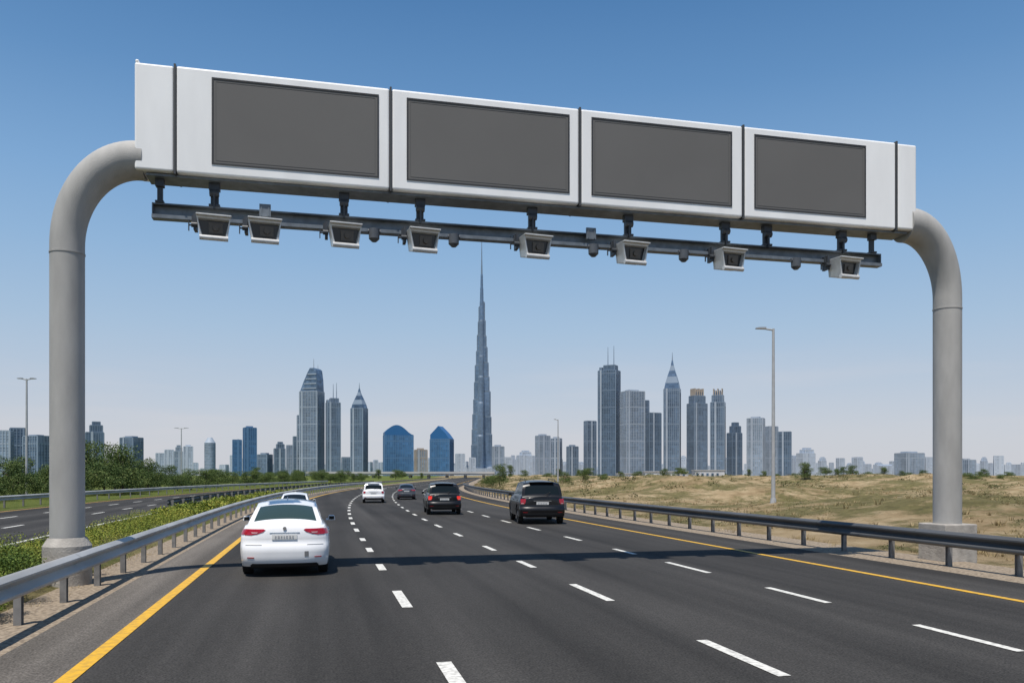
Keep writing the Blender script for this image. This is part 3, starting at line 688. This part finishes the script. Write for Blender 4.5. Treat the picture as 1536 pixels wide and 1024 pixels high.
# ------------------------------------------------ skyline
def shaft(b,w,d,z0,z1,fl,fin,cx=0,cy=0,mg=0,mf=1,piers=True):
    b.box(cx-w/2,cx+w/2,cy-d/2,cy+d/2,z0,z1,mg)
    u=fl*.05
    z=z0+fl; k=0
    while z<z1-fl*.3:
        k+=1; hh=fl*(.62 if k%11==0 else .16)
        b.box(cx-w/2-u,cx+w/2+u,cy-d/2-u,cy+d/2+u,z,z+hh,mf); z+=fl
    nf=max(2,int(w/fin)); q=fl*.16
    for i in range(nf+1):
        x=cx-w/2+w*i/nf; t=fin*.13*(2.4 if i in(0,nf) else 1)
        b.box(x-t,x+t,cy-d/2-q,cy-d/2+.1,z0,z1+.4,mf)
    if piers and z1-z0>60 and nf>3:
        j=random.choice((1,2)); x=cx-w/2+w*(j+.5)/nf; t=w/nf*.42
        b.box(x-t,x+t,cy-d/2-q*1.5,cy-d/2+.1,z0,z1+2,3)
    nf=max(2,int(d/fin))
    for i in range(nf+1):
        y=cy-d/2+d*i/nf; t=fin*.13
        for s in (-1,1):
            xx=cx+s*w/2; b.box(min(xx,xx+s*q),max(xx,xx+s*q),y-t,y+t,z0,z1+.4,mf)
    b.box(cx-w/2-u,cx+w/2+u,cy-d/2-u*1.2,cy+d/2+u*1.2,z1,z1+fl*.4,mf)
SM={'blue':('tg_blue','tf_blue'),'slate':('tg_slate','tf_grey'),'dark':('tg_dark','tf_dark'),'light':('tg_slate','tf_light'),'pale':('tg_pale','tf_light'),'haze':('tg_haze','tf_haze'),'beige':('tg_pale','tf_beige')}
def tower(px0,px1,yt,label,style='flat',ms='slate',Z=2000,th=18,yb=None,name='tower_block',group=None,extra=None):
    wa=(px1-px0)*Z/F; th=th*1.35; t=math.radians(th); dr=.75; w=wa/(math.cos(t)+dr*abs(math.sin(t))); d=w*dr
    x,y=W((px0+px1)/2,Z); h=zof(yt,Z); p=Z/F
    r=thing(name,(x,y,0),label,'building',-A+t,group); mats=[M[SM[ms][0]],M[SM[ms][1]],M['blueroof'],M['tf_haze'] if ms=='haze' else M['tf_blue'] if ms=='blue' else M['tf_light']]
    fl=max(2.3*p,3.2); fin=max(2.6*p,3.2)
    def part(nm,fn,parent=r):
        b=MB(); fn(b); return b.build(nm,mats,parent)
    H=lambda v: zof(v,Z)
    if style=='flat':
        part('tower_shaft',lambda b: shaft(b,w,d,0,h-2*p,fl,fin)); part('roof_plant',lambda b:(b.box(-w*.3,w*.25,-d*.3,d*.3,h-2*p,h+1*p,1)))
    elif style=='step':
        part('tower_shaft',lambda b: shaft(b,w,d,0,h*.80,fl,fin)); part('upper_storeys',lambda b: shaft(b,w*.7,d*.8,h*.80,h*.93,fl,fin,cx=w*.08)); part('crown',lambda b: shaft(b,w*.45,d*.5,h*.93,h,fl*.8,fin*.7,cx=w*.08))
    elif style=='box':
        part('building_block',lambda b: shaft(b,w,d,0,h,fl,fin))
    elif style=='slant':
        z1=H(extra[0]); hh=h-z1; part('tower_shaft',lambda b: shaft(b,w,d,0,z1,fl,fin))
        part('lower_wing',lambda b: shaft(b,w*.25,d*.7,0,z1*.72,fl,fin,cx=-w*.58))
        part('slanted_crown',lambda b:(b.prism([(-w*.5,z1),(w*.5,z1),(w*.47,z1+hh*.5),(w*.40,z1+hh*.93),(w*.30,h),(w*.06,h),(-w*.08,z1+hh*.8),(-w*.30,z1+hh*.42),(-w*.45,z1+hh*.12)],-d*.44,d*.44,0),[b.box(-w*(.36-.10*i),w*.44,-d*.44-1,-d*.44+.1,z1+hh*(.12+.2*i),z1+hh*(.16+.2*i),1) for i in range(4)]))
        part('mast',lambda b:b.cyl((w*.1,0,h),(w*.1,0,H(extra[1])),.7*p,.25*p,8,1)); part('mast',lambda b:b.cyl((w*.34,0,h),(w*.34,0,H(extra[1])-9*p),.5*p,.2*p,8,1))
    elif style=='masts':
        z1=h; part('tower_shaft',lambda b: shaft(b,w,d,0,z1*.97,fl,fin))
        part('crown',lambda b:(shaft(b,w*.62,d*.7,z1*.97,z1+3*p,fl,fin*.8,cx=w*.08),b.box(-w*.5,-w*.32,-d*.3,d*.3,z1*.97,z1+1*p,1)))
        for mx in extra[1:]: part('mast',lambda b:b.cyl((mx*w,0,z1),(mx*w,0,H(extra[0])+abs(mx)*8*p),.75*p,.3*p,8,1))
    elif style=='pyramid':
        z1=H(extra[0]); zs=H(extra[1]); part('tower_shaft',lambda b: shaft(b,w,d,0,z1,fl,fin))
        hz=zs-z1; prof=[(0,.97),(.16,.84),(.34,.60),(.50,.36),(.64,.18),(.78,.08)]
        part('pointed_roof',lambda b:[b.frustum(w*prof[i][1],d*prof[i][1],w*prof[i+1][1],d*prof[i+1][1],z1+hz*prof[i][0]+.2,z1+hz*prof[i+1][0],i%2) for i in range(5)]+[b.frustum(w*.12,d*.12,w*.03,d*.03,z1,z1+hz*.3,1,cx=sx*w*.44,sx=-sx*w*.12) for sx in (-1,1)])
        part('spire',lambda b:b.cyl((0,0,z1+hz*.74),(0,0,zs),.9*p,.2*p,8,1))
    elif style=='curve':
        z1=H(extra[0]); part('tower_shaft',lambda b: shaft(b,w,d,0,z1,fl,fin,piers=False))
        pts=[(-w*.5,z1)]+[(-w*.5+w*t_,z1+(h-z1)*(.25+.75*math.sin(PI*min(1,t_*1.15+.02)))) for t_ in np.linspace(0,.85,12)]+[(w*.5,z1)]
        part('curved_roof',lambda b:b.prism(pts,-d*.505,d*.505,2))
    elif style=='peak':
        z1=H(extra[0]); part('tower_shaft',lambda b: shaft(b,w,d,0,z1,fl,fin,piers=False))
        part('peaked_roof',lambda b:b.prism([(-w*.5,z1),(w*.5,z1),(w*.5,z1+(h-z1)*.05),(w*.30,z1+(h-z1)*.45),(-w*.08,h),(-w*.2,z1+(h-z1)*.8),(-w*.5,z1+(h-z1)*.35)],-d*.505,d*.505,2))
    elif style=='crown':
        z1=H(extra[0]); mats.append(M['tf_beige']); part('tower_shaft',lambda b: shaft(b,w,d,0,z1,fl,fin)); part('upper_storeys',lambda b: shaft(b,w*.80,d*.8,z1,z1+(h-z1)*.5,fl,fin))
        part('crown',lambda b:[b.box(-w*.34+k*w*.155,-w*.34+k*w*.155+w*.06,-d*.33,d*.33,z1+(h-z1)*.5,h-(k%2)*2.5*p,4) for k in range(5)]+[b.box(-w*.31,w*.31,-d*.28,d*.28,z1+(h-z1)*.5,h-5*p,0)])
    elif style=='round':
        b=MB(); nn=24
        b.cyl((0,0,0),(0,0,h*.86),w*.5,w*.5,nn,0); b.cyl((0,0,h*.86),(0,0,h),w*.5,w*.2,nn,1)
        z=fl
        while z<h*.84: b.cyl((0,0,z),(0,0,z+fl*.3),w*.51,w*.51,nn,1); z+=fl
        b.build('tower_shaft',mats,r)
    return r
T=tower
T(-14,18,647,'grey apartment block cut by the left edge of the picture','box','pale',900,12,name='apartment_block')
T(17,38,643,'taller grey apartment block left of the left street lamp','box','dark',950,12,name='apartment_block')
T(38,72,653,'wide grey apartment block between left street lamp and left gantry post','flat','slate',900,-14,name='apartment_block')
T(128,157,633,'banded grey block just right of the left gantry post','step','dark',1300,18)
T(182,213,655,'squat banded block above the trees, second right of the left gantry post','flat','slate',1500,-16)
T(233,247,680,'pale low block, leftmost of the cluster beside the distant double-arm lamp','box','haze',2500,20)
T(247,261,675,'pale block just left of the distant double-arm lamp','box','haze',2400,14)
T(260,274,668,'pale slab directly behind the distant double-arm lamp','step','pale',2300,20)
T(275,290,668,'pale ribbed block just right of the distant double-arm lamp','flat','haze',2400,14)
T(307,323,656,'slim rounded grey-blue tower standing alone on the left','round','pale',2300,0)
T(348,363,660,'narrow blue block left of the dark blue stepped tower','box','blue',1900,16)
T(364,385,640,'dark blue tower with pale vertical fins and a raised top','flat','blue',1900,22)
T(387,408,680,'low slate block right of the dark blue finned tower','flat','slate',2300,-16)
T(410,428,663,'mid-height slate tower third left of the slant-topped tower','step','slate',2300,18)
T(429,439,668,'narrow pale tower second left of the slant-topped tower','box','pale',2400,18)
T(439,451,655,'narrow grey tower touching the left side of the slant-topped tower','box','slate',2300,18)
T(451,485,553,'tall grey-blue tower with slanted crown and mast, tallest on the left','slant','light',2000,-12,extra=(588,538))
T(488,511,601,'slim tower with twin thin masts between the slanted and the pointed towers','masts','slate',2000,18,extra=(576,.02,.28))
T(512,526,686,'tiny low block squeezed before the left pointed tower','box','slate',2300,18)
T(527,551,594,'slim left tower with a pointed pyramid roof and needle','pyramid','slate',2000,-14,extra=(613,574))
T(573,621,638,'wide bright blue glass building with a curved roof','curve','blue',1900,10,extra=(653,))
T(621,641,673,'brownish beige block between the two blue glass buildings','flat','beige',2100,14)
T(646,680,639,'bright blue glass building with a peaked roof left of the needle skyscraper','peak','blue',1900,-10,extra=(659,))
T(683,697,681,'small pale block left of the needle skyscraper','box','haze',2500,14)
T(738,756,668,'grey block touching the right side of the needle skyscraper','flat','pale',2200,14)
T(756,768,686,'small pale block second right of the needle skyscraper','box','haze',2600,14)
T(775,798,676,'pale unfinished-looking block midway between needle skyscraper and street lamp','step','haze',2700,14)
T(803,825,652,'pale tower left of the slim far street lamp','flat','pale',2300,18)
T(826,843,656,'pale tower directly behind the slim far street lamp','flat','light',2300,-18)
T(850,867,668,'dark low block right of the slim far street lamp','flat','slate',2200,14)
T(876,894,632,'narrow slate tower left of the tall twin-mast tower','box','slate',2200,16)
T(897,931,552,'tall dark tower crowned with twin masts, tallest right of the needle','masts','dark',1900,-20,extra=(521,-.08,.26))
T(931,966,586,'broad banded tower with a flat white cap beside the twin-mast tower','flat','light',1850,14)
T(962,973,601,'narrow dark slab behind the white-capped banded tower','box','slate',2100,10)
T(967,991,620,'lower dark tower right of the white-capped banded tower','box','dark',1950,16)
T(995,1022,563,'tall tower with a steep pointed roof and needle on the right','pyramid','slate',1950,-14,extra=(584,528))
T(1031,1060,583,'tower with a beige toothed crown, left one of a pair','crown','slate',1950,18,extra=(606,))
T(1065,1089,583,'tower with a beige toothed crown, slimmer right one of a pair','crown','slate',1950,-16,extra=(604,))
T(1091,1112,634,'slate stepped tower right of the two crowned towers','step','dark',2050,16)
T(1120,1148,626,'broad grey tower left of the tall single-arm street lamp','flat','pale',1950,-22)
T(1149,1166,640,'grey tower directly behind the tall single-arm street lamp','box','pale',2100,14)
T(1166,1188,648,'dark ribbed block right of the tall single-arm street lamp','box','dark',1950,-14)
T(1196,1221,672,'pale block behind the lone dark desert tree','step','haze',2600,14)
T(1282,1293,686,'single thin pale tower standing alone on the right horizon','box','haze',2600,14)
T(1312,1344,697,'low pale block left of the wide flat-roofed building','flat','haze',2500,14)
T(1345,1383,678,'wide flat-roofed grey building left of the right gantry post','flat','pale',2300,12)
T(1383,1399,686,'small pale block between the wide building and the right gantry post','box','haze',2400,12)
T(1446,1462,690,'small slate tower right of the right gantry post','box','pale',2400,12)
T(1520,1545,697,'pale building cut by the right edge of the picture','box','haze',2500,12)
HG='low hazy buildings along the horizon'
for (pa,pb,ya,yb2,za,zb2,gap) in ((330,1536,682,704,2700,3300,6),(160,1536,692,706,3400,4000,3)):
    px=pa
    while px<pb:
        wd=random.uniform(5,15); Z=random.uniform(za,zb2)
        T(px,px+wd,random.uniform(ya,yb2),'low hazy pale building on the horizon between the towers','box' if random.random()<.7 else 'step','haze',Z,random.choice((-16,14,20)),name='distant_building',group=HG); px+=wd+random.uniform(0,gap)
for a,c,yt,Z,l in ((966,1030,706,420,'long low white building at the foot of the right pointed tower'),(1040,1084,704,430,'low white building at the foot of the two crowned towers'),(925,962,709,450,'low white shed at the foot of the banded tower')):
    w=(c-a)*Z/F; x,y=W((a+c)/2,Z); r=thing('low_building',(x,y,-.5),l,'building',-A); h=zof(yt,Z)
    b=MB(); b.box(-w/2,w/2,-4,4,-1,h); b.build('wall',M['whitewall'],r)
    b=MB(); b.box(-w/2-.3,w/2+.3,-4.3,4.3,h,h+.35); b.build('roof',M['bridge'],r)
    for k in range(int(w/2.6)):
        b=MB(); xx=-w/2+1.3+k*2.6; b.box(xx-.6,xx+.6,-4.06,-4.0,h*.35,h*.72); b.build('window',M['tg_dark'],r)
# needle skyscraper
Zb=2900; p=Zb/F; x,y=W(722.6,Zb); r=thing('needle_skyscraper',(x,y,0),'immensely tall needle skyscraper with stepped wings tapering to a spire','skyscraper',-A)
H=lambda v: zof(v,Zb)
mats=[M['tg_needle'],M['tf_dark'],M['tf_grey']]
def wing(ang,steps_):
    b=MB(); z0=0; ca,sa=math.cos(ang),math.sin(ang)
    for si,(rad,yt,hw) in enumerate(steps_):
        z1=H(yt); R_=rad*p*.93; hw=hw*p*.92
        outline=[(0,-hw),(R_-hw*.6,-hw),(R_-hw*.15,-hw*.6),(R_,-hw*.2),(R_,hw*.2),(R_-hw*.15,hw*.6),(R_-hw*.6,hw),(0,hw)]
        n=len(outline)
        def ring(z,g=0,s=1): return [((ox*s+(g if ox>0 else 0))*ca-(oy*(1+g/hw*.9))*sa,(ox*s+(g if ox>0 else 0))*sa+(oy*(1+g/hw*.9))*ca,z) for ox,oy in outline]
        side=[(i,(i+1)%n,n+(i+1)%n,n+i) for i in range(n)]+[tuple(range(n)),tuple(range(n,2*n))]
        b.add(ring(z0)+ring(z1),side,0)
        b.add(ring(z1+.05)+ring(z1+6,0,.90),side,1)
        zz=z0+14
        while zz<z1-6: b.add(ring(zz,.25)+ring(zz+1.2,.25),side,1); zz+=14
        for ox,oy in outline[1:7]:
            X_,Y_=ox*ca-oy*sa,ox*sa+oy*ca; b.cyl((X_,Y_,z0),(X_,Y_,z1+3),.24*p,.24*p,6,2)
        z0=z1
    b.build('wing',mats,r)
wing(PI-.35,[(18,668,4.8),(17,645,4.7),(16,622,4.6),(14.4,600,4.4),(13,574,4.2),(11.6,549,3.9),(9.6,528,3.5),(8,504,3.2),(6.4,484,2.9),(5.2,462,2.5)])
wing(.2,[(16.8,652,4.8),(15.6,626,4.6),(14.3,588,4.5),(12.4,566,4.1),(11,545,3.8),(9.3,522,3.5),(7.6,505,3.2),(6.2,482,2.9),(5,455,2.4)])
wing(-PI/2-.15,[(17,655,4.8),(14,606,4.5),(11,567,4.2),(8,536,3.6),(6,483,3)])
b=MB()
for z0,z1,r0,r1 in ((705,480,4.6,3.9),(480,452,3.5,3.1),(452,432,2.8,2.4),(432,412,2.1,1.7)):
    b.cyl((0,0,max(0,H(z0))),(0,0,H(z1)),r0*p,r1*p,12,0)
    zz=max(0,H(z0))+12
    while zz<H(z1)-2:
        f=(zz-H(z0))/(H(z1)-H(z0)); b.cyl((0,0,zz),(0,0,zz+1.3),((r0+(r1-r0)*f)+.08)*p,None,12,1); zz+=14
b.build('core',mats,r)
b=MB(); b.cyl((0,0,H(413)),(0,0,H(388)),1.35*p,.8*p,10,1); b.cyl((0,0,H(389)),(0,0,H(362)),.8*p,.4*p,8,1); b.build('spire',mats,r)
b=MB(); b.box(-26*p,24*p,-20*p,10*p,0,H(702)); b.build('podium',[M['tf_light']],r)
# bridge
x0,y0=W(462,520); x1,y1=W(742,520); br=thing('road_bridge',((x0+x1)/2,(y0+y1)/2,0),'pale distant road bridge crossing the highway in front of the skyline','bridge',-A)
ln=280*520/F; b=MB(); b.box(-ln/2,ln/2,-6,6,2.1,3.4); b.build('deck',M['bridge'],br)
b=MB(); b.box(-ln/2,ln/2,-6.3,-6.0,3.0,4.2); b.build('parapet',M['bridge'],br)
for k in range(10):
    b=MB(); xx=-ln/2+7+k*(ln-14)/9; b.box(xx-.8,xx+.8,-3,3,-1,2.1); b.build('pier',M['bridge'],br)
# ------------------------------------------------ camera, light, sky
cam=bpy.data.cameras.new('camera'); co=bpy.data.objects.new('camera',cam); C.objects.link(co)
co.location=(0,0,CH); co.rotation_euler=(PI/2,0,-A); cam.sensor_width=36; cam.lens=36*F/1536; cam.shift_y=(HY-512)/1536; cam.clip_end=30000; cam.clip_start=.1
bpy.context.scene.camera=co
sd=Vector((-.21,-.31,.925)).normalized()
sun=bpy.data.lights.new('sun','SUN'); sun.energy=4.9; sun.angle=math.radians(.5); sun.color=(1,.945,.87)
so=bpy.data.objects.new('sun',sun); C.objects.link(so); so.rotation_euler=sd.to_track_quat('Z','Y').to_euler()
wd=bpy.data.worlds.new('World'); bpy.context.scene.world=wd; wd.use_nodes=True
nt=wd.node_tree; N=nt.nodes; L=nt.links; bg=N['Background']; sky=N.new('ShaderNodeTexSky'); sky.sky_type='NISHITA'; sky.sun_disc=False
sky.sun_elevation=math.asin(sd.z); sky.sun_rotation=math.atan2(sd.x,sd.y); sky.air_density=1.0; sky.dust_density=1.0; sky.ozone_density=2.0
L.new(sky.outputs[0],bg.inputs[0]); bg.inputs[1].default_value=.11
tc=N.new('ShaderNodeTexCoord'); sp=N.new('ShaderNodeSeparateXYZ'); L.new(tc.outputs['Generated'],sp.inputs[0])
rp=N.new('ShaderNodeValToRGB'); e=rp.color_ramp.elements
stops=[(0,(.62,.63,.68)),(.05,(.59,.62,.69)),(.10,(.505,.585,.70)),(.17,(.395,.54,.715)),(.25,(.29,.47,.705)),(.32,(.215,.40,.665)),(.42,(.125,.285,.545)),(.50,(.080,.215,.455)),(.8,(.05,.14,.34))]
e[0].position=0; e[0].color=(*stops[0][1],1); e[1].position=stops[-1][0]; e[1].color=(*stops[-1][1],1)
for q,c in stops[1:-1]: k=e.new(q); k.color=(*c,1)
L.new(sp.outputs['Z'],rp.inputs['Fac'])
mp=N.new('ShaderNodeMapping'); mp.inputs['Scale'].default_value=(1.2,1.2,11); L.new(tc.outputs['Generated'],mp.inputs['Vector'])
nn=N.new('ShaderNodeTexNoise'); nn.inputs['Scale'].default_value=2.2; nn.inputs['Detail'].default_value=7; L.new(mp.outputs['Vector'],nn.inputs['Vector'])
m1=N.new('ShaderNodeMapRange'); L.new(nn.outputs['Fac'],m1.inputs[0]); m1.inputs[1].default_value=.48; m1.inputs[2].default_value=.75; m1.inputs[3].default_value=0; m1.inputs[4].default_value=.5
m2=N.new('ShaderNodeMapRange'); L.new(sp.outputs['Z'],m2.inputs[0]); m2.inputs[1].default_value=.03; m2.inputs[2].default_value=.17; m2.inputs[3].default_value=1; m2.inputs[4].default_value=0
mm=N.new('ShaderNodeMath'); mm.operation='MULTIPLY'; L.new(m1.outputs[0],mm.inputs[0]); L.new(m2.outputs[0],mm.inputs[1])
mx=N.new('ShaderNodeMix'); mx.data_type='RGBA'; L.new(mm.outputs[0],mx.inputs['Factor']); L.new(rp.outputs['Color'],mx.inputs['A']); mx.inputs['B'].default_value=(.74,.68,.69,1)
b2=N.new('ShaderNodeBackground'); L.new(mx.outputs['Result'],b2.inputs[0]); b2.inputs[1].default_value=1.0
ms=N.new('ShaderNodeMixShader'); ms.inputs[0].default_value=.9; L.new(bg.outputs[0],ms.inputs[1]); L.new(b2.outputs[0],ms.inputs[2]); L.new(ms.outputs[0],N['World Output'].inputs['Surface'])
vs_=bpy.context.scene.view_settings; vs_.view_transform='Standard'; vs_.look='None'; vs_.exposure=0
